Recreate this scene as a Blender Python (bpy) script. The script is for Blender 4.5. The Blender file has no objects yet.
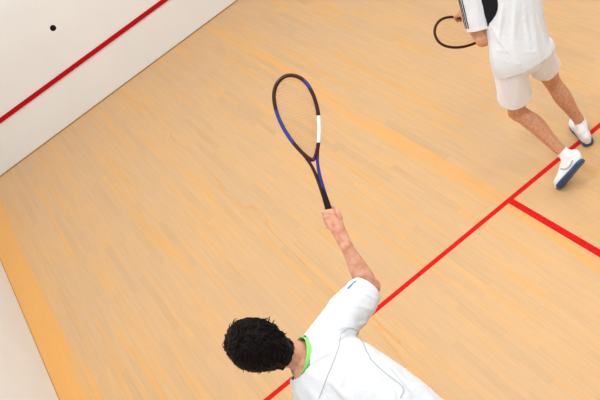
import bpy, bmesh, math, random
from mathutils import Vector, Matrix, noise
from mathutils.bvhtree import BVHTree
V = Vector
random.seed(7)
sc = bpy.context.scene
COL = sc.collection

# ------------------------------------------------------------------ materials
def mat(name, col, rough=.6, spec=.3, bump=None, var=None, sss=0, sheen=0):
    m = bpy.data.materials.new(name); m.use_nodes = True
    nt = m.node_tree; b = nt.nodes['Principled BSDF']
    b.inputs['Base Color'].default_value = (*col, 1)
    b.inputs['Roughness'].default_value = rough
    b.inputs['Specular IOR Level'].default_value = spec
    if sss:
        b.inputs['Subsurface Weight'].default_value = sss
        b.inputs['Subsurface Radius'].default_value = (.02, .008, .004)
    if sheen: b.inputs['Sheen Weight'].default_value = sheen
    tc = nt.nodes.new('ShaderNodeTexCoord')
    if var:
        sc_, col2, lo, hi = var
        n = nt.nodes.new('ShaderNodeTexNoise'); n.inputs['Scale'].default_value = sc_; n.inputs['Detail'].default_value = 4
        nt.links.new(tc.outputs['Object'], n.inputs['Vector'])
        r = nt.nodes.new('ShaderNodeValToRGB')
        r.color_ramp.elements[0].position = lo; r.color_ramp.elements[0].color = (*col2, 1)
        r.color_ramp.elements[1].position = hi; r.color_ramp.elements[1].color = (*col, 1)
        nt.links.new(n.outputs['Fac'], r.inputs['Fac']); nt.links.new(r.outputs['Color'], b.inputs['Base Color'])
    if bump:
        s, st, d = bump
        n = nt.nodes.new('ShaderNodeTexNoise'); n.inputs['Scale'].default_value = s; n.inputs['Detail'].default_value = 3
        nt.links.new(tc.outputs['Object'], n.inputs['Vector'])
        bp = nt.nodes.new('ShaderNodeBump'); bp.inputs['Strength'].default_value = st; bp.inputs['Distance'].default_value = d
        nt.links.new(n.outputs['Fac'], bp.inputs['Height']); nt.links.new(bp.outputs['Normal'], b.inputs['Normal'])
    return m

SKIN = mat('skin', (.66, .33, .19), .5, .3, (60, .25, .002), (75, (.50, .235, .135), .30, .60), sss=.08)
SKINP = mat('pink_skin', (.70, .36, .24), .5, .3, (60, .3, .002), (30, (.58, .25, .15), .36, .56), sss=.08)
WHITE = mat('white_jersey', (.725, .745, .775), .85, .15, (25, .25, .004))
WHITE2 = mat('white_shorts', (.84, .88, .95), .8, .15, (30, .3, .004))
GREEN = mat('green_rib', (.26, .74, .20), .8, .15)
GREYL = mat('grey_piping', (.50, .52, .54), .7, .2)
BLUEG = mat('blue_grey_mark', (.10, .28, .50), .7, .2)
BLACK = mat('black_fabric', (.012, .011, .013), .85, .1)
HAIR = mat('dark_hair', (.006, .0028, .0024), .42, .12, None, (20, (.006, .003, .003), .35, .65))
NAVY = mat('blue_rubber', (.012, .06, .18), .35, .5, (90, .3, .002))
SHOE = mat('white_leather', (.84, .84, .84), .5, .3, (50, .3, .002))
GREYS = mat('grey_shoe_trim', (.42, .44, .48), .6, .2)
SOCK = mat('white_cotton_sock', (.84, .84, .85), .9, .1, (120, .5, .002))
FRD = mat('maroon_racket_frame', (.040, .003, .006), .35, .3)
FRB = mat('blue_racket_paint', (.010, .016, .24), .3, .5)
FRW = mat('white_racket_bumper', (.85, .85, .86), .4, .4)
GRIP = mat('black_grip_tape', (.014, .008, .010), .7, .2, (150, .5, .001))
STR = mat('natural_string', (.60, .36, .20), .5, .3)
RUBB = mat('black_rubber', (.010, .004, .004), .8, .08, (200, .3, .001))
LIPS = mat('lips', (.50, .17, .13), .45, .3)
EYEW = mat('eye_white', (.8, .8, .8), .2, .5)
EYED = mat('iris_brown', (.04, .02, .01), .2, .5)
REDF = mat('red_court_paint', (.70, .006, .005), .6, .12, (40, .1, .001), (60, (.56, .004, .004), .35, .6))
REDW = mat('red_wall_paint', (.46, .003, .008), .6, .12)
EDGE = mat('tan_edge_joint', (.38, .22, .08), .7, .2)
METAL = mat('grey_metal', (.5, .5, .52), .35, .5)
PLAST = mat('white_plaster', (.81, .825, .825), .55, .25, (9, .08, .01), (1.7, (.79, .80, .80), .35, .65))

def floor_mat():
    m = bpy.data.materials.new('maple_boards'); m.use_nodes = True
    nt = m.node_tree; N = nt.nodes; L = nt.links; b = N['Principled BSDF']
    def math_(op, a, c=None, v=None):
        n = N.new('ShaderNodeMath'); n.operation = op
        if isinstance(a, (int, float)): n.inputs[0].default_value = a
        else: L.new(a, n.inputs[0])
        if c is not None:
            if isinstance(c, (int, float)): n.inputs[1].default_value = c
            else: L.new(c, n.inputs[1])
        if v is not None: n.inputs[2].default_value = v
        return n.outputs[0]
    def ramp(f, els):
        r = N.new('ShaderNodeValToRGB'); e = r.color_ramp.elements
        while len(e) < len(els): e.new(.5)
        for i, (p, c) in enumerate(els): e[i].position = p; e[i].color = (*c, 1)
        L.new(f, r.inputs['Fac']); return r.outputs['Color']
    def mix(mode, f, a, c):
        n = N.new('ShaderNodeMix'); n.data_type = 'RGBA'; n.blend_type = mode
        if isinstance(f, (int, float)): n.inputs[0].default_value = f
        else: L.new(f, n.inputs[0])
        L.new(a, n.inputs[6]) if not isinstance(a, tuple) else setattr(n.inputs[6], 'default_value', (*a, 1))
        L.new(c, n.inputs[7]) if not isinstance(c, tuple) else setattr(n.inputs[7], 'default_value', (*c, 1))
        return n.outputs[2]
    g = N.new('ShaderNodeNewGeometry'); s = N.new('ShaderNodeSeparateXYZ'); L.new(g.outputs['Position'], s.inputs[0])
    X, Y = s.outputs['X'], s.outputs['Y']
    W, LEN = .048, .85
    row = math_('FLOOR', math_('DIVIDE', X, W))
    wn = N.new('ShaderNodeTexWhiteNoise'); wn.noise_dimensions = '1D'; L.new(row, wn.inputs['W'])
    yo = math_('ADD', math_('DIVIDE', Y, LEN), math_('MULTIPLY', wn.outputs['Value'], 7.3))
    pl = math_('FLOOR', yo)
    cmb = N.new('ShaderNodeCombineXYZ'); L.new(row, cmb.inputs[0]); L.new(pl, cmb.inputs[1])
    w2 = N.new('ShaderNodeTexWhiteNoise'); w2.noise_dimensions = '2D'; L.new(cmb.outputs[0], w2.inputs['Vector'])
    base = ramp(w2.outputs['Value'], [(0, (.63, .415, .23)), (.1, (.665, .44, .24)), (.4, (.685, .45, .242)), (.7, (.70, .455, .24)), (.9, (.715, .455, .225)), (1, (.72, .43, .185))])
    # grain stretched along the boards
    gv = N.new('ShaderNodeCombineXYZ'); L.new(math_('MULTIPLY', X, 60), gv.inputs[0]); L.new(math_('MULTIPLY', Y, 3), gv.inputs[1]); L.new(w2.outputs['Value'], gv.inputs[2])
    gn = N.new('ShaderNodeTexNoise'); gn.inputs['Scale'].default_value = 1; gn.inputs['Detail'].default_value = 4; L.new(gv.outputs[0], gn.inputs['Vector'])
    c = mix('MULTIPLY', .5, base, ramp(gn.outputs['Fac'], [(.3, (.86, .82, .78)), (.65, (1, 1, 1))]))
    # large worn / varnished areas
    wv = N.new('ShaderNodeCombineXYZ'); L.new(math_('MULTIPLY', X, 2.4), wv.inputs[0]); L.new(math_('MULTIPLY', Y, .75), wv.inputs[1])
    wn2 = N.new('ShaderNodeTexNoise'); wn2.inputs['Scale'].default_value = 1; wn2.inputs['Detail'].default_value = 5; wn2.inputs['Roughness'].default_value = .6; L.new(wv.outputs[0], wn2.inputs['Vector'])
    worn = math_('MULTIPLY', math_('SUBTRACT', wn2.outputs['Fac'], .42), 3.4)
    worn_c = N.new('ShaderNodeClamp'); L.new(worn, worn_c.inputs[0])
    c = mix('MIX', math_('MULTIPLY', worn_c.outputs[0], .55), c, (.60, .43, .285))
    sn = N.new('ShaderNodeTexNoise'); sn.inputs['Scale'].default_value = 1; sn.inputs['Detail'].default_value = 3
    sv = N.new('ShaderNodeCombineXYZ'); L.new(math_('MULTIPLY', X, 14), sv.inputs[0]); L.new(math_('MULTIPLY', Y, .7), sv.inputs[1]); sv.inputs[2].default_value = 4.4; L.new(sv.outputs[0], sn.inputs['Vector'])
    st = N.new('ShaderNodeClamp'); L.new(math_('MULTIPLY', math_('SUBTRACT', sn.outputs['Fac'], .60), 10), st.inputs[0])
    c = mix('MIX', math_('MULTIPLY', st.outputs[0], .42), c, (.80, .42, .13))
    # unworn, more orange varnish along the side wall and the seam of newer boards down the court
    def band(x0, half, soft):
        n = N.new('ShaderNodeClamp')
        wob = math_('ADD', math_('MULTIPLY', math_('SUBTRACT', wn2.outputs['Fac'], .5), .25), math_('MULTIPLY', math_('SUBTRACT', sn.outputs['Fac'], .5), .3))
        d = math_('ABSOLUTE', math_('SUBTRACT', math_('ADD', X, wob), x0))
        L.new(math_('DIVIDE', math_('SUBTRACT', half, d), soft), n.inputs[0]); return n.outputs[0]
    c = mix('MIX', math_('MULTIPLY', band(0, .25, .06), .85), c, (.80, .42, .115))
    c = mix('MIX', math_('MULTIPLY', band(3.16, .05, .04), .75), c, (.80, .42, .13))
    c = mix('MIX', math_('MULTIPLY', band(1.96, .012, .012), .7), c, (.70, .34, .09))
    ds = N.new('ShaderNodeClamp'); L.new(math_('MULTIPLY', math_('SUBTRACT', gn.outputs['Fac'], .66), 9), ds.inputs[0])
    c = mix('MIX', math_('MULTIPLY', ds.outputs[0], .35), c, (.50, .29, .13))
    # fine joints between boards
    fx = math_('FRACT', math_('DIVIDE', X, W)); fy = math_('FRACT', yo)
    jx = math_('GREATER_THAN', math_('ABSOLUTE', math_('SUBTRACT', fx, .5)), .475)
    jy = math_('GREATER_THAN', math_('ABSOLUTE', math_('SUBTRACT', fy, .5)), .497)
    j = math_('MAXIMUM', jx, jy)
    c = mix('MULTIPLY', math_('MULTIPLY', j, .13), c, (.45, .32, .22))
    c = mix('MULTIPLY', 1.0, c, (.97, .92, .835))
    L.new(c, b.inputs['Base Color'])
    b.inputs['Roughness'].default_value = .42; b.inputs['Specular IOR Level'].default_value = .3
    bp = N.new('ShaderNodeBump'); bp.inputs['Strength'].default_value = .15; bp.inputs['Distance'].default_value = .0006; bp.invert = True
    L.new(j, bp.inputs['Height']); L.new(bp.outputs['Normal'], b.inputs['Normal'])
    return m
FLOOR = floor_mat()

# ------------------------------------------------------------------ helpers
def obj(name, bm, mats, parent=None, smooth=True):
    me = bpy.data.meshes.new(name)
    bmesh.ops.recalc_face_normals(bm, faces=bm.faces)
    bm.to_mesh(me); bm.free()
    return obj_me(name, me, mats, parent, smooth)
def obj_me(name, me, mats, parent=None, smooth=True):
    o = bpy.data.objects.new(name, me); COL.objects.link(o)
    for m in (mats if isinstance(mats, (list, tuple)) else [mats]): me.materials.append(m)
    if smooth:
        for p in me.polygons: p.use_smooth = True
    if parent: o.parent = parent; o.matrix_parent_inverse = parent.matrix_basis.inverted()
    return o
def tag(o, label, cat, group=None):
    o['label'] = label; o['category'] = cat
    if group: o['group'] = group
def empty(name, loc):
    o = bpy.data.objects.new(name, None); COL.objects.link(o); o.location = loc; o.empty_display_size = .1; return o
def box(bm, lo, hi):
    r = bmesh.ops.create_cube(bm, size=1)
    lo, hi = V(lo), V(hi)
    for v in r['verts']: v.co = V([lo[i] + (v.co[i] + .5) * (hi[i] - lo[i]) for i in range(3)])
def struct(name, lo, hi, m):
    bm = bmesh.new(); box(bm, lo, hi); o = obj(name, bm, m, None, False); o['kind'] = 'structure'; return o
def cr(p0, p1, p2, p3, t):
    return .5 * ((2 * p1) + (p2 - p0) * t + (2 * p0 - 5 * p1 + 4 * p2 - p3) * t * t + (3 * p1 - p0 - 3 * p2 + p3) * t ** 3)
def spline(pts, sub, closed=False):
    n = len(pts); out = []
    segs = n if closed else n - 1
    for i in range(segs):
        if closed: P = [pts[(i + k) % n] for k in (-1, 0, 1, 2)]
        else: P = [pts[max(i - 1, 0)], pts[i], pts[i + 1], pts[min(i + 2, n - 1)]]
        for k in range(sub): out.append(cr(*P, k / sub))
    if not closed: out.append(pts[-1])
    return out
def tube(bm, pts, rads, side=None, n=16, sub=4, cap=True, power=2.0, closed=False):
    """loft of elliptical sections; rads are r or (half width along side, half depth)"""
    rad = [V((r, r, 0)) if isinstance(r, (int, float)) else V((r[0], r[1], 0)) for r in rads]
    pts = [V(p) for p in pts]
    sd = None
    if isinstance(side, list): sd = spline([V(s) for s in side], sub, closed)
    P = spline(pts, sub, closed); Rr = spline(rad, sub, closed)
    rings = []; m = len(P)
    if closed: T = [(P[(i + 1) % m] - P[i - 1]).normalized() for i in range(m)]
    else: T = [(P[min(i + 1, m - 1)] - P[max(i - 1, 0)]).normalized() for i in range(m)]
    ref = V(side) if side is not None and not isinstance(side, list) else None
    last = None
    seq = []
    for i in range(m):
        s = sd[i] if sd else (ref if ref is not None else (last if last is not None else (V((0, 0, 1)) if abs(T[i].z) < .9 else V((1, 0, 0))).cross(T[i])))
        s = (s - T[i] * s.dot(T[i])).normalized(); last = s
        seq.append((P[i], Rr[i], s, T[i].cross(s)))
    if cap and not closed:
        def capr(q, t, sgn):
            o = []
            for a in (80, 55, 28):
                c_, s_ = math.cos(math.radians(a)), math.sin(math.radians(a))
                o.append((q[0] + t * sgn * s_ * min(q[1].x, q[1].y), q[1] * c_, q[2], q[3]))
            return o
        seq = capr(seq[0], T[0], -1) + seq + capr(seq[-1], T[-1], 1)[::-1]
    for p, r, s, u in seq:
        ring = []
        for k in range(n):
            a = 2 * math.pi * k / n; c_, s_ = math.cos(a), math.sin(a)
            if power != 2: c_, s_ = math.copysign(abs(c_) ** (2 / power), c_), math.copysign(abs(s_) ** (2 / power), s_)
            ring.append(bm.verts.new(p + s * (r.x * c_) + u * (r.y * s_)))
        rings.append(ring)
    for a, b_ in zip(rings, rings[1:] + ([rings[0]] if closed else [])):
        for k in range(n): bm.faces.new((a[k], a[(k + 1) % n], b_[(k + 1) % n], b_[k]))
    if not closed:
        bm.faces.new(rings[0][::-1]); bm.faces.new(rings[-1])
def ell(bm, c, r, axes=None, seg=20):
    d = bmesh.ops.create_uvsphere(bm, u_segments=seg, v_segments=seg // 2 + 2, radius=1)
    M = Matrix(axes).transposed() if axes else Matrix.Identity(3)
    for v in d['verts']: v.co = V(c) + M @ V((v.co.x * r[0], v.co.y * r[1], v.co.z * r[2]))
def remesh(bm, voxel, smooth=4, fac=.5):
    me = bpy.data.meshes.new('tmp'); bmesh.ops.recalc_face_normals(bm, faces=bm.faces); bm.to_mesh(me); bm.free()
    o = bpy.data.objects.new('tmp', me); COL.objects.link(o)
    md = o.modifiers.new('r', 'REMESH'); md.mode = 'VOXEL'; md.voxel_size = voxel
    if smooth:
        s = o.modifiers.new('s', 'SMOOTH'); s.iterations = smooth; s.factor = fac
    dg = bpy.context.evaluated_depsgraph_get(); dg.update()
    out = bpy.data.meshes.new_from_object(o.evaluated_get(dg))
    bpy.data.objects.remove(o); bpy.data.meshes.remove(me)
    b = bmesh.new(); b.from_mesh(out); bpy.data.meshes.remove(out)
    return b
def cut(bm, co, no, center=None, radius=None):
    """trim away what lies beyond the plane, only near center"""
    co, no = V(co), V(no).normalized(); c = V(center) if center is not None else None
    f = [f for f in bm.faces if c is None or (f.calc_center_median() - c).length < radius]
    es = set(e for x in f for e in x.edges); vs = set(v for x in f for v in x.verts)
    bmesh.ops.bisect_plane(bm, geom=list(vs) + list(es) + f, plane_co=co, plane_no=no, dist=1e-5)
    kill = [x for x in bm.faces if (x.calc_center_median() - co).dot(no) > 1e-5 and (c is None or (x.calc_center_median() - c).length < radius)]
    bmesh.ops.delete(bm, geom=kill, context='FACES')
def keep_largest(bm):
    bm.verts.ensure_lookup_table(); seen = set(); best = []
    for v in bm.verts:
        if v in seen: continue
        st = [v]; isl = []; seen.add(v)
        while st:
            x = st.pop(); isl.append(x)
            for e in x.link_edges:
                o = e.other_vert(x)
                if o not in seen: seen.add(o); st.append(o)
        if len(isl) > len(best): best = isl
    bs = set(best); bmesh.ops.delete(bm, geom=[v for v in bm.verts if v not in bs], context='VERTS')
def folds(bm, fn):
    bm.normal_update()
    new = [v.co + v.normal * fn(v.co, v.normal) for v in bm.verts]
    for v, c in zip(bm.verts, new): v.co = c
def solid(o, t=.003):
    m = o.modifiers.new('thick', 'SOLIDIFY'); m.thickness = t; m.offset = -1
def ribbon(bm, pts, width, bvh, lift=.0015, mi=0, thick=.0012):
    """flat strip lying on a surface"""
    pr = []
    P = spline([V(p) for p in pts], 8)
    S = []
    for p in P:
        loc, nor, _, _ = bvh.find_nearest(p); S.append((loc, nor))
    for i, (p, nrm) in enumerate(S):
        t = (S[min(i + 1, len(S) - 1)][0] - S[max(i - 1, 0)][0]).normalized(); w = t.cross(nrm).normalized() * width / 2
        row = []
        for q in (p - w, p + w):
            loc, nn, _, _ = bvh.find_nearest(q); row.append((loc + nn * lift, loc + nn * (lift + thick)))
        pr.append([bm.verts.new(row[0][0]), bm.verts.new(row[0][1]), bm.verts.new(row[1][1]), bm.verts.new(row[1][0])])
    for a, b_ in zip(pr, pr[1:]):
        for k in range(4):
            f = bm.faces.new((a[k], a[(k + 1) % 4], b_[(k + 1) % 4], b_[k])); f.material_index = mi
    bm.faces.new(pr[0]); bm.faces.new(pr[-1][::-1])
def frame(f, up):
    f = V(f).normalized(); up = V(up); s = f.cross(up).normalized(); u = s.cross(f).normalized()
    return f, s, u          # forward, right, up

# ------------------------------------------------------------------ camera (gallery above the glass back wall)
CAM = V((1.28985487, -9.84513378, 3.97770085)); ROT = (-.17025918, .98325969, -.57432509); FPX = 934.4478
Rm = Matrix.Rotation(ROT[0], 3, 'Z') @ Matrix.Rotation(ROT[1], 3, 'X') @ Matrix.Rotation(ROT[2], 3, 'Z')
cd = bpy.data.cameras.new('camera'); cam = bpy.data.objects.new('camera', cd); COL.objects.link(cam)
cam.matrix_world = Matrix.Translation(CAM) @ Rm.to_4x4(); cd.sensor_width = 36; cd.lens = FPX * 36 / 600; cd.clip_end = 100
sc.camera = cam

# ------------------------------------------------------------------ the court
struct('floor', (-.15, -9.9, -.1), (6.55, .15, 0), FLOOR)
struct('wall_front', (-.15, 0, 0), (6.55, .15, 5.6), PLAST)
struct('wall_left', (-.15, -9.75, 0), (0, 0, 5.6), PLAST)
struct('wall_right', (6.4, -9.75, 0), (6.55, 0, 5.6), PLAST)
struct('gap_strip_front', (0, -.006, 0), (6.4, 0, .012), EDGE)  # brown strip coloured as the dark shadow gap where floor meets wall
struct('gap_strip_left', (0, -9.75, 0), (.004, -.006, .006), EDGE)  # same painted shadow gap along the left wall
struct('trim_1', (0, -.012, .483), (6.4, 0, .533), REDW)                       # tin line
struct('trim_2', (0, -5.485, -.001), (6.4, -5.444, .0012), REDF)                 # short line
struct('trim_3', (3.178, -9.75, -.001), (3.222, -5.485, .0012), REDF)           # half-court line
for i, (a, b_) in enumerate([((1.6, -7.09), (1.65, -5.49)), ((0, -7.14), (1.65, -7.09)), ((4.75, -7.09), (4.8, -5.49)), ((4.75, -7.14), (6.4, -7.09))]):
    struct('trim_%d' % (i + 4), (*a, -.001), (*b_, .0011), REDF)

# ------------------------------------------------------------------ racket
def racket(name, butt, tip, wdir, hoopw, hoopl, cols, string_r, bands, ft=.0085):
    """local x along the shaft, y across the face"""
    butt, tip = V(butt), V(tip); x = (tip - butt).normalized(); L = (tip - butt).length
    wd = V(wdir); y = (wd - x * wd.dot(x)).normalized(); z = x.cross(y)
    W = lambda a, b_, c=0: butt + x * a + y * b_ + z * c
    root = empty(name, butt)
    cx = L - hoopl
    # teardrop hoop
    prof = [(0, 0), (.03, .17), (.12, .42), (.28, .72), (.46, .93), (.64, 1), (.8, .92), (.91, .70), (.975, .38), (1, 0)]
    left = [(cx + a * hoopl, b_ * hoopw / 2) for a, b_ in prof]
    loop = [W(*p) for p in left] + [W(p[0], -p[1]) for p in left[-2:0:-1]]
    bm = bmesh.new()
    tube(bm, loop, [(ft, .010)] * len(loop), side=[(p - W(cx + hoopl * .55, 0)) for p in loop], n=10, sub=6, closed=True)
    bm.verts.ensure_lookup_table()
    # open throat: two shafts that merge above the grip
    g0 = .17 * L
    for s in (-1, 1):
        tube(bm, [W(cx + .10 * hoopl, s * hoopw * .19), W(cx - .03 * L, s * hoopw * .085), W(cx - .13 * L, s * .006), W(g0 + .01, s * .004)], [(.0075, .009), (.007, .009), (.008, .009), (.009, .010)], side=y, n=10, sub=5)
    for f in bm.faces:
        c = f.calc_center_median() - butt; a = c.dot(x) / L; w = c.dot(y)
        for (a0, a1, sg, mi) in bands:
            if a0 < a < a1 and w * sg > 0: f.material_index = mi
    obj('frame', bm, cols, root)
    bm = bmesh.new()
    tube(bm, [W(-.002, 0), W(.01, 0), W(.05, 0), W(g0 * .95, 0), W(g0 + .05, 0)], [(.0165, .0185), (.0165, .0185), (.0145, .0165), (.0135, .0155), (.0095, .011)], side=y, n=16, sub=6)
    obj('grip', bm, GRIP, root)
    # strings
    def halfw(a):
        a = (a - cx) / hoopl
        if a <= 0 or a >= 1: return 0
        for (p, q), (r, s) in zip(prof, prof[1:]):
            if p <= a <= r: return (q + (s - q) * (a - p) / (r - p)) * hoopw / 2 - .003
        return 0
    bm = bmesh.new(); k = 0
    a = cx + .02
    while a < L - .01:
        h = halfw(a)
        if h > .01:
            tube(bm, [W(a, -h), W(a, h)], [string_r] * 2, n=5, sub=1, cap=False)
        a += .0125
    for i in range(-7, 8):
        yy = i * hoopw / 17
        aa = [a / 400 * L for a in range(400) if halfw(a / 400 * L) > abs(yy)]
        if aa: tube(bm, [W(aa[0], yy), W(aa[-1], yy)], [string_r] * 2, n=5, sub=1, cap=False)
    obj('strings', bm, STR, root)
    return root, x

# ------------------------------------------------------------------ hands
def grip_hand(bm, wrist, C, A, N0, sgn, rh=.017, k=1.0):
    """hand closed round a shaft through C along A; knuckles towards N0, fingers curl in direction sgn"""
    wrist, C, A, N0 = V(wrist), V(C), V(A).normalized(), V(N0)
    N0 = (N0 - A * N0.dot(A)).normalized(); B = A.cross(N0) * sgn
    at = lambda th, off, r: C + A * off + (N0 * math.cos(math.radians(th)) + B * math.sin(math.radians(th))) * r
    offs = [.034, .012, -.010, -.031]; ln = [1, 1.05, 1, .85]
    for o_, l in zip(offs, ln):
        K = at(-5, o_ * .95, rh + .020)
        tube(bm, [wrist + (K - wrist) * .08, wrist.lerp(K, .5) + N0 * .004, K], [.017 * k, .0135 * k, .0115 * k], n=10, sub=3)
        tube(bm, [K, at(48 * l, o_ + .004, rh + .017), at(105 * l, o_ + .006, rh + .0105), at(155 * l, o_ + .006, rh + .008), at(205 * l, o_ + .006, rh + .007)],
             [.0112 * k, .0098 * k, .0092 * k, .0086 * k, .0074 * k], n=10, sub=3)
    tube(bm, [wrist, wrist.lerp(C + N0 * (rh + .012), .5), C + N0 * (rh + .010) - A * .012], [(.029, .026), (.031, .022), (.034, .015)], side=A.cross(N0) if abs((C - wrist).normalized().dot(A)) > .6 else A, n=14)
    w2 = wrist.lerp(C, .35)
    tube(bm, [w2, at(-62, -.004, rh + .016), at(-105, .026, rh + .012), at(-150, .046, rh + .009), at(-190, .052, rh + .0085)],
         [.017 * k, .0145 * k, .0115 * k, .0105 * k, .0085 * k], n=10, sub=3)
def loose_hand(bm, wrist, dirn, palmn, thumb, k=1.0):
    """relaxed slightly curled hand; dirn wrist to knuckles, palmn out of the palm, thumb towards the thumb side"""
    wrist = V(wrist); d = V(dirn).normalized(); p = V(palmn); p = (p - d * p.dot(d)).normalized(); t = V(thumb); t = (t - d * t.dot(d) - p * t.dot(p)).normalized()
    for off, l in zip((.032, .011, -.010, -.029), (.070, .078, .072, .056)):
        K = wrist + d * (.088 - abs(off - .005) * .2) + t * off
        tube(bm, [wrist + t * off * .4, wrist.lerp(K, .55) + t * off * .1, K], [.016 * k, .0135 * k, .0115 * k], n=10, sub=3)
        q = [K]; ang = 12; cur = K
        for j, f in enumerate((.45, .3, .25)):
            ang += 22 + 6 * j
            cur = cur + (d * math.cos(math.radians(ang)) + p * math.sin(math.radians(ang))) * l * f; q.append(cur)
        tube(bm, q, [.0105 * k, .0095 * k, .0088 * k, .0072 * k], n=10, sub=3)
    b0 = wrist + d * .018 + t * .018
    tube(bm, [b0, b0 + d * .028 + t * .026 + p * .008, b0 + d * .055 + t * .036 + p * .018, b0 + d * .078 + t * .034 + p * .026], [.017 * k, .0135 * k, .0108 * k, .0085 * k], n=10, sub=3)

# ------------------------------------------------------------------ head
def head(bm, c, f, up):
    f, s, u = frame(f, up); c = V(c)
    W = lambda a, b_, d: c + f * a + s * b_ + u * d
    ax = [s, f, u]
    ell(bm, W(-.012, 0, .022), (.078, .098, .092), ax)
    ell(bm, W(.022, 0, -.035), (.058, .068, .078), ax)
    ell(bm, W(.052, 0, -.080), (.033, .032, .026), ax)
    ell(bm, W(.068, 0, .015), (.050, .022, .022), ax)
    tube(bm, [W(.088, 0, .012), W(.100, 0, -.012), W(.108, 0, -.030)], [.008, .010, .013], n=10)
    for q in (-1, 1):
        ell(bm, W(.096, q * .012, -.033), (.008, .009, .007), ax, 10)
        ell(bm, W(.058, q * .040, -.020), (.022, .024, .022), ax, 12)
        e = W(-.012, q * .082, -.012)
        ell(bm, e, (.007, .018, .032), ax, 14); ell(bm, e + s * q * .006 - f * .006 + u * .006, (.006, .014, .024), ax, 12)
    ell(bm, W(.082, 0, -.053), (.024, .012, .0055), ax, 14); ell(bm, W(.080, 0, -.064), (.021, .012, .006), ax, 14)
def eyes(parent, c, f, up):
    f, s, u = frame(f, up); c = V(c)
    for q in (-1, 1):
        e = c + f * .0705 + s * q * .031 + u * .000
        bm = bmesh.new(); ell(bm, e, (.0125, .0125, .0125), [s, f, u], 16)
        for fc in bm.faces:
            if (fc.calc_center_median() - e).normalized().dot(f) > .86: fc.material_index = 1
        obj('eye', bm, [EYEW, EYED], parent)
        bm = bmesh.new(); tube(bm, [c + f * .083 + s * q * .014 + u * .022, c + f * .085 + s * q * .032 + u * .028, c + f * .072 + s * q * .052 + u * .022], [.004, .005, .003], n=8)
        obj('eyebrow', bm, HAIR, parent)
def lips(parent, c, f, up):
    f, s, u = frame(f, up); c = V(c); bm = bmesh.new()
    tube(bm, [c + f * .094 - s * .022 - u * .058, c + f * .1035 - u * .056, c + f * .094 + s * .022 - u * .058], [(.003, .002), (.006, .004), (.003, .002)], side=u, n=10)
    obj('lips', bm, LIPS, parent)
def hair(parent, c, f, up, crown=(-.04, .0, 1), seed=1, count=2600, nape=-.075):
    rnd = random.Random(seed)
    f, s, u = frame(f, up); c = V(c)
    cc = c - f * .014 + u * .022; R = (.098, .121, .110)
    loc = lambda a, b_, d, k=1: cc + f * a * R[1] * k + s * b_ * R[0] * k + u * d * R[2] * k
    def low(a, b_):     # hairline height as a function of direction (a forward)
        return -1.18 + max(0, a + .62) * 1.0 + (max(0, a - .35) * 1.2)
    bm = bmesh.new(); ell(bm, cc, R, [s, f, u], 64)
    ell(bm, c - f * .060 - u * .076, (.066, .052, .062), [s, f, u], 32)
    bm = remesh(bm, .004, 3)
    kill = []
    for fc in bm.faces:
        q = fc.calc_center_median() - cc; a, b_, d = q.dot(f) / R[1], q.dot(s) / R[0], q.dot(u) / R[2]
        if d < low(a, b_) + .06 * noise.noise(q * 60): kill.append(fc)
    bmesh.ops.delete(bm, geom=kill, context='FACES')
    def fn(p, n_):
        q = p - cc
        return .007 * noise.noise(q * 38 + V((seed, 0, 0))) + .004 * noise.noise(q * 95)
    folds(bm, fn)
    h = obj('hair', bm, HAIR, parent)
    # tousled locks
    bm = bmesh.new()
    cr_ = (f * crown[0] * 2 + s * crown[1] * 2 + u * crown[2]).normalized()
    n = 0
    while n < count:
        d = V((rnd.gauss(0, 1), rnd.gauss(0, 1), rnd.gauss(0, 1))).normalized()
        a, b_, dd = d.dot(f), d.dot(s), d.dot(u)
        if dd < low(a, b_) - .02: continue
        n += 1
        p = loc(a, b_, dd, .98)
        if dd < -.3 and a < 0:
            p = p - u * .045 * min(1, (-.3 - dd) * 2)
        nrm = (f * a / R[1] + s * b_ / R[0] + u * dd / R[2]).normalized()
        flow = (nrm * nrm.dot(cr_) - cr_); flow = flow + nrm.cross(cr_) * .55
        nz = noise.noise_vector(p * 26 + V((seed * 3, 0, 0)))
        flow = (flow + nz * 1.0 + V([rnd.gauss(0, .12) for _ in range(3)]) ); flow = flow - nrm * flow.dot(nrm)
        if flow.length < .05: continue
        flow.normalize()
        ln = rnd.uniform(.022, .042); lift = rnd.uniform(.12, .42) + (rnd.random() < .03) * .5
        r = rnd.uniform(.0011, .0024)
        pts = [p, p + flow * ln * .4 + nrm * ln * lift * .5, p + flow * ln * .75 + nrm * ln * lift * .55, p + flow * ln + nrm * ln * lift * .35]
        tube(bm, pts, [(r * 1.3, r), (r * 1.5, r), (r, r * .7), (r * .15, r * .15)], n=5, sub=1, cap=False)
    # a few stray spikes
    for (a, b_, dd, l) in ((-.2, 1.0, -.12, .040), (-.35, .98, -.2, .034), (-.1, 1.0, -.05, .030), (-.75, .7, -.5, .03)):
        p = loc(a, b_, dd, .97); nrm = (s * b_ + f * a * .6 + u * dd * .5).normalized()
        tube(bm, [p, p + nrm * l * .5 + u * .006, p + nrm * l * .8 + u * .016 * rnd.uniform(-1, 1.4)], [.0035, .0022, .0004], n=6, sub=2)
    obj('locks', bm, HAIR, h)
    return h

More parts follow.
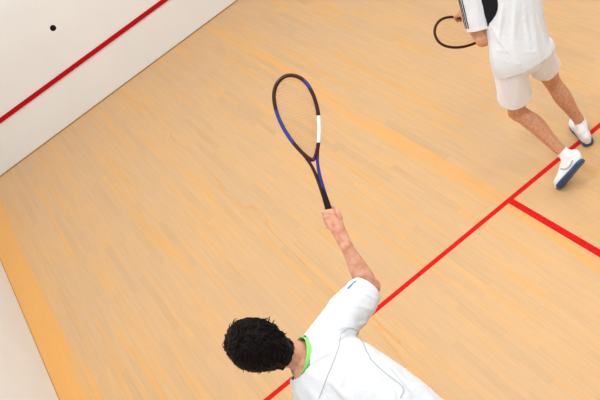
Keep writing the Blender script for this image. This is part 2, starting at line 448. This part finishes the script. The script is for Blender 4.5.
# ------------------------------------------------------------------ shoes
def shoe(parent, heel, toe, up, L=.295, name='shoe'):
    """heel and toe are points on the bottom of the sole"""
    heel = V(heel); f, s, u = frame(V(toe) - heel, up)
    W = lambda a, b_, d: heel + f * a * L + s * b_ + u * d
    st = [(.0, .026, .085), (.05, .034, .094), (.15, .038, .098), (.28, .038, .100), (.42, .040, .088), (.56, .045, .070), (.70, .049, .056), (.84, .046, .048), (.94, .034, .040), (1.0, .014, .030)]
    bm = bmesh.new()
    pts = [W(a, 0, .018 + h / 2 - .006) for a, w, h in st]
    tube(bm, pts, [(w, h / 2 + .004) for a, w, h in st], side=s, n=24, sub=4, power=2.5)
    # padded collar opening
    tube(bm, [W(.20, 0, .095), W(.19, 0, .112)], [(.037, .050), (.034, .046)], side=s, n=20, sub=2, power=2.2)
    bm = remesh(bm, .0045, 3)
    cut(bm, W(0, 0, .016), -u)
    bmesh.ops.holes_fill(bm, edges=[e for e in bm.edges if e.is_boundary])
    up_o = obj(name, bm, SHOE, parent)
    tagl = [(.0, .028), (.04, .037), (.15, .041), (.3, .039), (.45, .043), (.6, .050), (.72, .053), (.85, .049), (.95, .036), (1.005, .012)]
    bm = bmesh.new()
    tube(bm, [W(a, 0, .014) for a, w in tagl], [(w, .0135) for a, w in tagl], side=s, n=20, sub=4, power=4)
    obj('sole', bm, NAVY, up_o)
    bm = bmesh.new()
    for k in range(5):
        a = .40 + k * .055; z = .018 + [.094, .086, .078, .070, .063][k]
        tube(bm, [W(a, -.024, z - .012), W(a + .01, 0, z + .001), W(a, .024, z - .012)], [.003] * 3, n=8, sub=4)
    obj('laces', bm, GREYS, up_o)
    for q in (-1, 1):
        bm = bmesh.new()
        tube(bm, [W(.36, q * .0405, .040), W(.45, q * .044, .055), W(.50, q * .042, .072)], [(.002, .004)] * 3, side=s, n=8, sub=3)
        tube(bm, [W(.10, q * .037, .050), W(.22, q * .0395, .040), W(.36, q * .0405, .040)], [(.002, .004)] * 3, side=s, n=8, sub=3)
        obj('side_stripe', bm, GREYS, up_o)
    return W(.17, 0, .10)
def sock(parent, ankle, knee, shoe_top, h=.05):
    a, k, t = V(ankle), V(knee), V(shoe_top); d = (k - a).normalized()
    bm = bmesh.new()
    tube(bm, [t - (a - t).normalized() * .02 if (a - t).length > .001 else t, t.lerp(a, .5), a, a + d * h], [(.036, .038), (.037, .038), (.039, .039), (.041, .041)], n=24, sub=6)
    bm = remesh(bm, .005, 2)
    folds(bm, lambda p, n_: .0012 * math.sin((p - a).dot(d) * 420))
    cut(bm, a + d * h, d)
    o = obj('sock', bm, SOCK, parent); solid(o, .003)

# ------------------------------------------------------------------ person
def person(label, J, voxel=.005, skin=SKIN, hands=None, headax=None, seed=1):
    """J: joints in world space"""
    root = empty('person', (J['pelvis'][0], J['pelvis'][1], 0)); tag(root, label, 'person')
    g = {k: V(v) for k, v in J.items() if isinstance(v, (tuple, Vector))}
    sh = g['shR'] - g['shL']; hp = g['hipR'] - g['hipL']
    spine = [g['pelvis'] - V((0, 0, .06)), g['pelvis'], g['waist'], g['chest'], g['upper'], g['neck']]
    sides = [hp, hp, hp.normalized() + sh.normalized(), sh, sh, sh]
    sides = [s.normalized() for s in sides]
    bm = bmesh.new()
    tube(bm, spine, [(.13, .09), (.150, .10), (.130, .09), (.145, .10), (.135, .08), (.066, .06)], side=sides, n=28, sub=5)
    tube(bm, [g['upper'], g['neck'], g['neck'].lerp(g['head'], .5), g['head'] - (g['head'] - g['neck']).normalized() * .03], [.07, .062, .056, .055], n=20)
    head(bm, g['head'], *headax)
    for q in 'LR':
        S, E_, Wr = g['sh' + q], g['el' + q], g['wr' + q]
        tube(bm, [g['upper'].lerp(S, .4), S, S.lerp(E_, .3), S.lerp(E_, .75), E_], [.06, .058, .052, .043, .040], n=20, sub=5)
        d = (E_ - S).normalized()
        ell(bm, E_ + d * .008, (.046, .046, .046))
        tube(bm, [E_, E_.lerp(Wr, .22), E_.lerp(Wr, .5), E_.lerp(Wr, .8), Wr], [.041, .0455, .040, .031, (.031, .028)], side=g.get('ws' + q, (0, 0, 1)), n=20, sub=5)
        H, K, A = g['hip' + q], g['kn' + q], g['an' + q]
        ft = g['toe' + q] - g['heel' + q]; back = -(V((ft.x, ft.y, 0))).normalized()
        kb = g.get('calf', back)
        tube(bm, [H, H.lerp(K, .25), H.lerp(K, .7), K, K.lerp(A, .07)], [.085, .085, .066, .054, .053], n=20, sub=5)
        tube(bm, [K, K.lerp(A, .14) + kb * .008, K.lerp(A, .34) + kb * .018, K.lerp(A, .6) + kb * .008, K.lerp(A, .85), A], [.053, .053, .057, .045, .036, .036], n=20, sub=5)
        ell(bm, K - kb * .022, (.038, .038, .045))
        hl, tl = g['heel' + q], g['toe' + q]; upv = V(J.get('soleup' + q, (0, 0, 1)))
        ff, ss, uu = frame(tl - hl, upv)
        fk = J.get('footlen' + q, .29) / .29
        tube(bm, [A, hl + ff * .06 * fk + uu * .055, hl + ff * .15 * fk + uu * .045, hl + ff * .23 * fk + uu * .032], [.036, .034, .030, .022], n=16)
    hands(bm)
    bm = remesh(bm, voxel, 3)
    obj('body', bm, skin, root)
    eyes(root, g['head'], *headax); lips(root, g['head'], *headax)
    for q in 'LR':
        t = shoe(root, g['heel' + q], g['toe' + q], J.get('soleup' + q, (0, 0, 1)), J.get('footlen' + q, .29))
        sock(root, g['an' + q], g['kn' + q], t, J.get('sockh', .05))
    return root, g, spine, sides

def shirt_mesh(g, spine, sides, rads, sleeveR, sleeveL, hem_co, hem_no, neck_co, neck_no, voxel=.006, drop=.06, neck_end=False, apart='L'):
    bm = bmesh.new(); extra = []
    sp = [spine[0] - V((0, 0, drop))] + spine
    tube(bm, sp, rads, side=[sides[0]] + sides, n=36, sub=6)
    if neck_end:
        nc, nn = V(neck_co), V(neck_no)
        sd = (g['shR'] - g['shL']).normalized()
        tube(bm, [g['upper'], nc - nn * .05, nc, nc + nn * .03], [(.13, .10), (.10, .088), (.083, .077), (.08, .075)], side=sd, n=32, sub=5)
        for q in 'LR': tube(bm, [nc - nn * .03, (nc - nn * .05).lerp(g['sh' + q], .5) + V((0, 0, .01)), g['sh' + q]], [.072, .078, .076], n=24, sub=5)
    for q, (t_end, r0, r1, r2) in (('R', sleeveR), ('L', sleeveL)):
        S, E_ = g['sh' + q], g['el' + q]
        tube(bm, [g['neck'].lerp(g['upper'], .35), g['neck'].lerp(S, .55), S], [.062, .066, r0], n=24, sub=5)
        tube(tb := (bmesh.new() if q in apart else bm), [g['upper'].lerp(S, .5), S, S.lerp(E_, .5), S.lerp(E_, t_end), S.lerp(E_, t_end + .35)], [r0 * 1.05, r0, r1, r2, r2], n=28, sub=6)
        if q in apart:
            tube(tb, [g['neck'].lerp(S, .5), g['neck'].lerp(S, .75), S], [.05, .064, r0], n=24, sub=5)
            tb = remesh(tb, voxel, 6); cut(tb, S.lerp(E_, t_end), E_ - S); extra.append(tb)
            tube(bm, [g['upper'].lerp(S, .5), S, S.lerp(E_, .25)], [r0, r0 * .93, .04], n=24, sub=4)
    bm = remesh(bm, voxel, 10)
    for q, t_end in (('R', sleeveR[0]), ('L', sleeveL[0])):
        if q in apart: continue
        S, E_ = g['sh' + q], g['el' + q]; c = S.lerp(E_, t_end + .15); cut(bm, S.lerp(E_, t_end), E_ - S, c, .17)
    cut(bm, hem_co, hem_no, V(hem_co) + V(hem_no) * .05, .40)
    cut(bm, neck_co, neck_no, V(neck_co) + V(neck_no).normalized() * .045, .097 if neck_end else .12)
    keep_largest(bm)
    for tb in extra:
        me = bpy.data.meshes.new('t'); tb.to_mesh(me); tb.free(); bm.from_mesh(me); bpy.data.meshes.remove(me)
    return bm
def collar(parent, c, axis, side, a, b_, m, h=.018, name='collar'):
    axis = V(axis).normalized(); side = V(side); side = (side - axis * side.dot(axis)).normalized(); d = axis.cross(side); c = V(c)
    pts = [c + side * a * math.cos(t) + d * b_ * math.sin(t) for t in [2 * math.pi * k / 24 for k in range(24)]]
    bm = bmesh.new(); tube(bm, pts, [(.003, h / 2)] * 24, side=[(p - c) for p in pts], n=10, sub=3, closed=True)
    return obj(name, bm, m, parent)
def shorts_mesh(g, spine, sides, T, r1, r2, top, rise=-.02):
    r1 = r1 if isinstance(r1, dict) else dict(L=r1, R=r1); r2 = r2 if isinstance(r2, dict) else dict(L=r2, R=r2)
    T = T if isinstance(T, dict) else dict(L=T, R=T)
    bm = bmesh.new()
    tube(bm, [spine[0] + V((0, 0, rise)), spine[1], spine[1] + V((0, 0, top))], [(.16, .12), (.168, .12), (.15, .105)], side=sides[0], n=30, sub=4)
    for q in 'LR':
        H, K = g['hip' + q], g['kn' + q]
        t_end = T[q]
        tube(bm, [H + V((0, 0, .02)), H.lerp(K, .3), H.lerp(K, t_end), H.lerp(K, t_end + .25)], [.098, r1[q], r2[q], r2[q]], n=28, sub=5)
    bm = remesh(bm, .006, 6)
    for q in 'LR':
        H, K = g['hip' + q], g['kn' + q]
        n_ = (K - H).normalized() + V(g.get('hemtilt' + q, (0, 0, 0)))
        c = H.lerp(K, T[q]); cut(bm, c, n_, H.lerp(K, T[q] + .14), .155)
    keep_largest(bm)
    return bm
def cloth_folds(amp, axis, seed, fs=11, fl=2.2, fine=.0012):
    ax = V(axis).normalized()
    def fn(p, n_):
        a = p.dot(ax); q = (p - ax * a) * fs + ax * a * fl
        r = noise.noise(q + V((seed, seed * 2, 0))); r2 = noise.noise(q * 2.1 + V((0, seed, 5)))
        return amp * ((1 - abs(r) * 2.4) + .4 * (1 - abs(r2) * 2)) * .6 - amp * .3 + fine * noise.noise(p * 60)
    return fn
def valleys(lines, gain=1.5):
    """explicit fold ridges: (p0, p1, half width, height)"""
    L_ = [(V(a), V(b_), w, h) for a, b_, w, h in lines]
    def fn(p, n_):
        t_ = 0
        for a, b_, w, h in L_:
            ab = b_ - a; t = max(0, min(1, (p - a).dot(ab) / ab.length_squared)); d = (p - a - ab * t).length
            if d < w * 3: t_ += gain * h * math.exp(-(d / w) ** 2) * math.sin(math.pi * (.12 + .76 * t))
        return t_
    return fn


def onshirt(px, py, bv):
    d = (Rm @ V(((px - 300) / FPX, -(py - 200) / FPX, -1))).normalized(); r = bv.ray_cast(CAM, d); return r[0]
# =================================================================== near player
NEAR = dict(pelvis=(1.62, -7.42, .95), waist=(1.60, -7.33, 1.09), chest=(1.53, -7.16, 1.26), upper=(1.465, -7.03, 1.375), neck=(1.44, -6.975, 1.43),
            head=(1.325, -6.945, 1.60), shR=(1.652, -6.935, 1.41), shL=(1.342, -7.11, 1.272),
            elR=(1.852, -6.832, 1.364), wrR=(1.884, -6.739, 1.548), elL=(1.28, -7.03, .99), wrL=(1.34, -6.83, .87),
            hipR=(1.71, -7.42, .90), hipL=(1.52, -7.42, .90), knR=(1.83, -7.22, .51), anR=(1.90, -7.44, .12), knL=(1.40, -7.20, .51), anL=(1.28, -7.42, .12),
            heelR=(1.90, -7.49, 0), toeR=(1.93, -7.20, 0), heelL=(1.28, -7.47, 0), toeL=(1.22, -7.18, 0), sockh=.10)
N_BUTT = V((1.896, -6.664, 1.596)); N_TIP = V((2.131, -6.358, 2.166))
rk, ax = racket('squash_racket', N_BUTT + (N_TIP - N_BUTT).normalized() * .022, N_TIP, (.776, -.439, -.452), .172, .375, [FRD, FRB, FRW], .0009,
                [(.58, .82, -1, 1), (.88, .94, 1, 1), (.53, .70, 1, 2), (.20, .44, 1, 1)])
tag(rk, 'maroon, blue and white squash racket held upright by the player in the foreground', 'racket')
wr = V(NEAR['wrR']); hc = N_BUTT + ax * .048
def hands_near(bm):
    grip_hand(bm, wr, hc, ax, (.0, -.82, .55), -1, k=1.12)
    loose_hand(bm, NEAR['wrL'], (.3, .6, -.6), (1, 0, .2), (.1, .7, .6))
hd = (( -.30, .93, -.10), (-.55, .05, 1))
root, g, spine, sides = person('person seen from behind in white shirt with green collar, right arm reaching out with racket', NEAR, skin=SKINP, hands=hands_near, headax=hd)
hair(root, g['head'], *hd, seed=4)
NC = V((1.438, -6.990, 1.442)); NN = V((-.613, .148, .776)).normalized()
bm = shirt_mesh(g, spine, sides, [(.18, .13), (.178, .13), (.178, .128), (.170, .120), (.180, .128), (.165, .105), (.065, .06)],
                (.86, .088, .084, .078), (.80, .078, .082, .085), g['pelvis'] - V((0, 0, .06)), (0, 0, -1),
                NC, NN, neck_end=True)
folds(bm, cloth_folds(.010, (g['neck'] - g['pelvis']), 3.3, fs=12, fl=4.5))
def creases(bm, lines, gain=1.5):
    bv = BVHTree.FromBMesh(bm); out = []
    for a, b_, w_, h in lines:
        a, b_ = onshirt(*a, bv), onshirt(*b_, bv)
        if a is not None and b_ is not None: out.append((a, b_, w_, h))
    return valleys(out, gain)
folds(bm, creases(bm, [((369, 336), (376, 388), .010, .010), ((362, 340), (357, 392), .009, .009), ((352, 350), (341, 385), .009, .007), ((345, 335), (322, 352), .010, .008),
    ((366, 322), (341, 328), .009, .009), ((372, 310), (352, 306), .008, .007), ((386, 368), (410, 396), .010, .009), ((330, 380), (345, 398), .009, .008),
    ((312, 362), (330, 352), .010, .007), ((376, 300), (360, 292), .008, .006), ((372, 350), (395, 398), .008, .008)]))
shirt = obj('shirt', bm, WHITE, root); solid(shirt)
SB = bmesh.new(); SB.from_mesh(shirt.data); bvh = BVHTree.FromBMesh(SB)
collar(shirt, NC + NN * .004, NN, g['shR'] - g['shL'], .080, .074, GREEN, .026)
bm = bmesh.new()
for pl in ([(319, 398), (329, 372), (338, 349), (340.5, 335)], [(340.5, 334), (350, 328), (358, 334), (364, 346), (370, 359)], [(370, 359), (384, 372), (403, 387), (400, 398)]):
    P = [onshirt(*p, bvh) for p in pl]; P = [p for p in P if p is not None]
    if len(P) > 1: ribbon(bm, P, .0034, bvh)
obj('piping', bm, GREYL, shirt)
bm = bmesh.new(); P = [onshirt(*p, bvh) for p in ((348, 289), (352, 284.5), (356, 281))]
P = [p for p in P if p is not None]
if len(P) > 1: ribbon(bm, P, .009, bvh)
if len(bm.verts): obj('sleeve_mark', bm, BLUEG, shirt)
bm = shorts_mesh(g, spine, sides, .72, .115, .118, .10)
folds(bm, cloth_folds(.004, (0, 0, 1), 8.1)); o = obj('shorts', bm, WHITE2, root); solid(o)

# =================================================================== far player
FAR = dict(pelvis=(3.62, -5.56, .94), waist=(3.67, -5.53, 1.08), chest=(3.73, -5.48, 1.25), upper=(3.76, -5.44, 1.38), neck=(3.77, -5.41, 1.45),
           head=(3.76, -5.34, 1.64), shL=(3.58, -5.38, 1.39), shR=(3.95, -5.42, 1.40), elL=(3.492, -5.440, 1.10), wrL=(3.560, -5.205, 1.18),
           elR=(3.94, -5.28, 1.14), wrR=(3.80, -5.25, .93), hipL=(3.53, -5.55, .89), hipR=(3.71, -5.59, .89),
           knL=(3.522, -5.417, .49), anL=(3.582, -5.660, .182), knR=(3.838, -5.39, .49), anR=(3.878, -5.47, .12),
           heelL=(3.605, -5.795, .150), toeL=(3.442, -5.70, .014), soleupL=(.12, .75, .55), footlenL=.238, heelR=(3.830, -5.550, 0), toeR=(3.945, -5.285, 0), sockh=.025)
F_BUTT = V((3.83, -5.34, .83)); F_TIP = V((3.382, -5.112, 1.143)); F_BUTT = F_TIP + (F_BUTT - F_TIP).normalized() * .64
rk2, ax2 = racket('squash_racket', F_BUTT, F_TIP, (.45, .45, .7), .19, .33, [FRD, FRB, FRW], .0005, [])
tag(rk2, 'dark red squash racket held low by the player in white shorts', 'racket')
fw = V(FAR['wrR']); fc = F_BUTT + ax2 * .07; tc = F_BUTT + ax2 * .5
def hands_far(bm):
    grip_hand(bm, fw, fc, ax2, (.2, .9, .2), 1)
    loose_hand(bm, FAR['wrL'], (.05, .9, -.35), (.2, -.3, -.9), (1, 0, 0))
hd2 = ((-.25, .95, -.12), (0, .05, 1))
root2, g2, spine2, sides2 = person('person in white shirt and shorts standing on the short line, head out of frame', FAR, skin=SKIN, hands=hands_far, headax=hd2)
hair(root2, g2['head'], *hd2, seed=9, count=1200)
hem_n = V((-.05, -.12, -1)) 
bm = shirt_mesh(g2, spine2, sides2, [(.208, .150), (.202, .148), (.188, .138), (.175, .125), (.190, .130), (.180, .112), (.075, .065)],
                (.84, .075, .078, .080), (.80, .074, .078, .078), g2['pelvis'] - V((0, 0, .07)), hem_n,
                g2['neck'] + V((0, 0, .03)), g2['head'] - g2['neck'], apart='LR')
folds(bm, cloth_folds(.008, (g2['neck'] - g2['pelvis']), 1.7, fs=9, fl=3.5))
folds(bm, creases(bm, [((515, 3), (513, 48), .012, .009), ((494, 30), (506, 52), .010, .009), ((498, 50), (535, 52), .010, .009), ((524, 8), (530, 48), .012, .008), ((503, 6), (499, 40), .010, .008), ((536, 10), (545, 40), .010, .008), ((494, 58), (520, 64), .008, .008)], .8))
shirt2 = obj('shirt', bm, WHITE, root2); solid(shirt2)
SB2 = bmesh.new(); SB2.from_mesh(shirt2.data); bvh2 = BVHTree.FromBMesh(SB2)
collar(shirt2, g2['neck'] + V((0, 0, .03)), g2['head'] - g2['neck'], g2['shR'] - g2['shL'], .08, .075, WHITE, .018)
# three dark stripes down each sleeve
for q, out in (('L', V((-.85, -.10, 0))), ('R', V((.85, -.1, 0)))):
    S, E_ = g2['sh' + q], g2['el' + q]; d = (E_ - S).normalized(); o1 = (out - d * out.dot(d)).normalized(); o2 = d.cross(o1) * (1 if q == 'L' else -1)
    bm = bmesh.new()
    for k in (-1, 0, 1):
        a = math.radians(k * 12 + 12)
        dr = o1 * math.cos(a) + o2 * math.sin(a)
        ribbon(bm, [S + d * t + dr * .085 for t in (.0, .06, .12, .18, .225)], .0075, bvh2)
    obj('sleeve_stripes', bm, BLACK, shirt2)
# black side panel below the arm
bm = bmesh.new(); N_ = 64; grid = {}
armS, armE = g2['shL'], g2['elL']
for i in range(N_ + 1):
    for j in range(N_ + 1):
        a, b_ = i / N_, j / N_
        p = V((476, -22)).lerp(V((494, -22)), a).lerp(V((480, 27)).lerp(V((489, 26)), a), b_); p.x += 7 * a * math.sin(math.pi * min(1, b_ * 1.05) ** 1.6)
        q = onshirt(p.x, p.y, bvh2)
        if q is None: continue
        t = max(0, min(1, (q - armS).dot(armE - armS) / (armE - armS).length_squared))
        if b_ > .3 and (q - armS.lerp(armE, t)).length < .080: continue
        loc, nn, _, _ = bvh2.find_nearest(q)
        grid[i, j] = bm.verts.new(loc + nn * .002)
for (i, j), v in list(grid.items()):
    k = [(i, j), (i + 1, j), (i + 1, j + 1), (i, j + 1)]
    if all(x in grid for x in k):
        vs = [grid[x] for x in k]
        if max((vs[0].co - x.co).length for x in vs) < .03: bm.faces.new(vs)
for v in [v for v in bm.verts if not v.link_faces]: bm.verts.remove(v)
if len(bm.faces): obj('side_panel', bm, BLACK, shirt2)
else: bm.free()
bm = shorts_mesh(dict(g2, hemtiltL=(0, 0, 0)), spine2, sides2, dict(L=.66, R=.54), dict(L=.100, R=.090), dict(L=.104, R=.092), .02, .02)
folds(bm, cloth_folds(.008, (0, 0, 1), 5.1)); o = obj('shorts', bm, WHITE2, root2); solid(o)

# ------------------------------------------------------------------ ball in flight
bm = bmesh.new(); bmesh.ops.create_icosphere(bm, subdivisions=4, radius=.0205)
for v in bm.verts: v.co += V((1.593, -3.622, 2.079))
b = obj('squash_ball', bm, RUBB); tag(b, 'small black squash ball in flight before the white front wall', 'ball')

# ------------------------------------------------------------------ light
w = bpy.data.worlds.new('world'); sc.world = w; w.use_nodes = True
w.node_tree.nodes['Background'].inputs[0].default_value = (.93, .97, 1, 1); w.node_tree.nodes['Background'].inputs[1].default_value = .30
for (x, y) in ((1.7, -2.2), (4.7, -2.2), (1.7, -5.4), (4.7, -5.4), (1.7, -8.4), (4.7, -8.4)):
    ld = bpy.data.lights.new('ceiling_light', 'AREA'); ld.shape = 'RECTANGLE'; ld.size = 1.3; ld.size_y = .9; ld.energy = (70 if x < 3 else 56) * (1.2 if y < -8 else .97); ld.color = (1, .99, .97)
    lo = bpy.data.objects.new('ceiling_light', ld); lo.location = (x, y, 5.7); COL.objects.link(lo)
# unseen fill added behind the camera to brighten the players' backs and shorts
ld = bpy.data.lights.new('back_fill_light', 'AREA'); ld.shape = 'RECTANGLE'; ld.size = 4.5; ld.size_y = 1.2; ld.energy = 95; ld.color = (.96, .98, 1)
lo = bpy.data.objects.new('back_fill_light', ld); COL.objects.link(lo); lo.location = (2.6, -11.6, 5.0)
lo.rotation_euler = (V((2.9, -5.5, .8)) - lo.location).to_track_quat('-Z', 'Y').to_euler()
sc.view_settings.view_transform = 'Standard'; sc.view_settings.look = 'None'; sc.view_settings.gamma = 1; sc.view_settings.use_curve_mapping = False
sc.view_settings.exposure = -.03
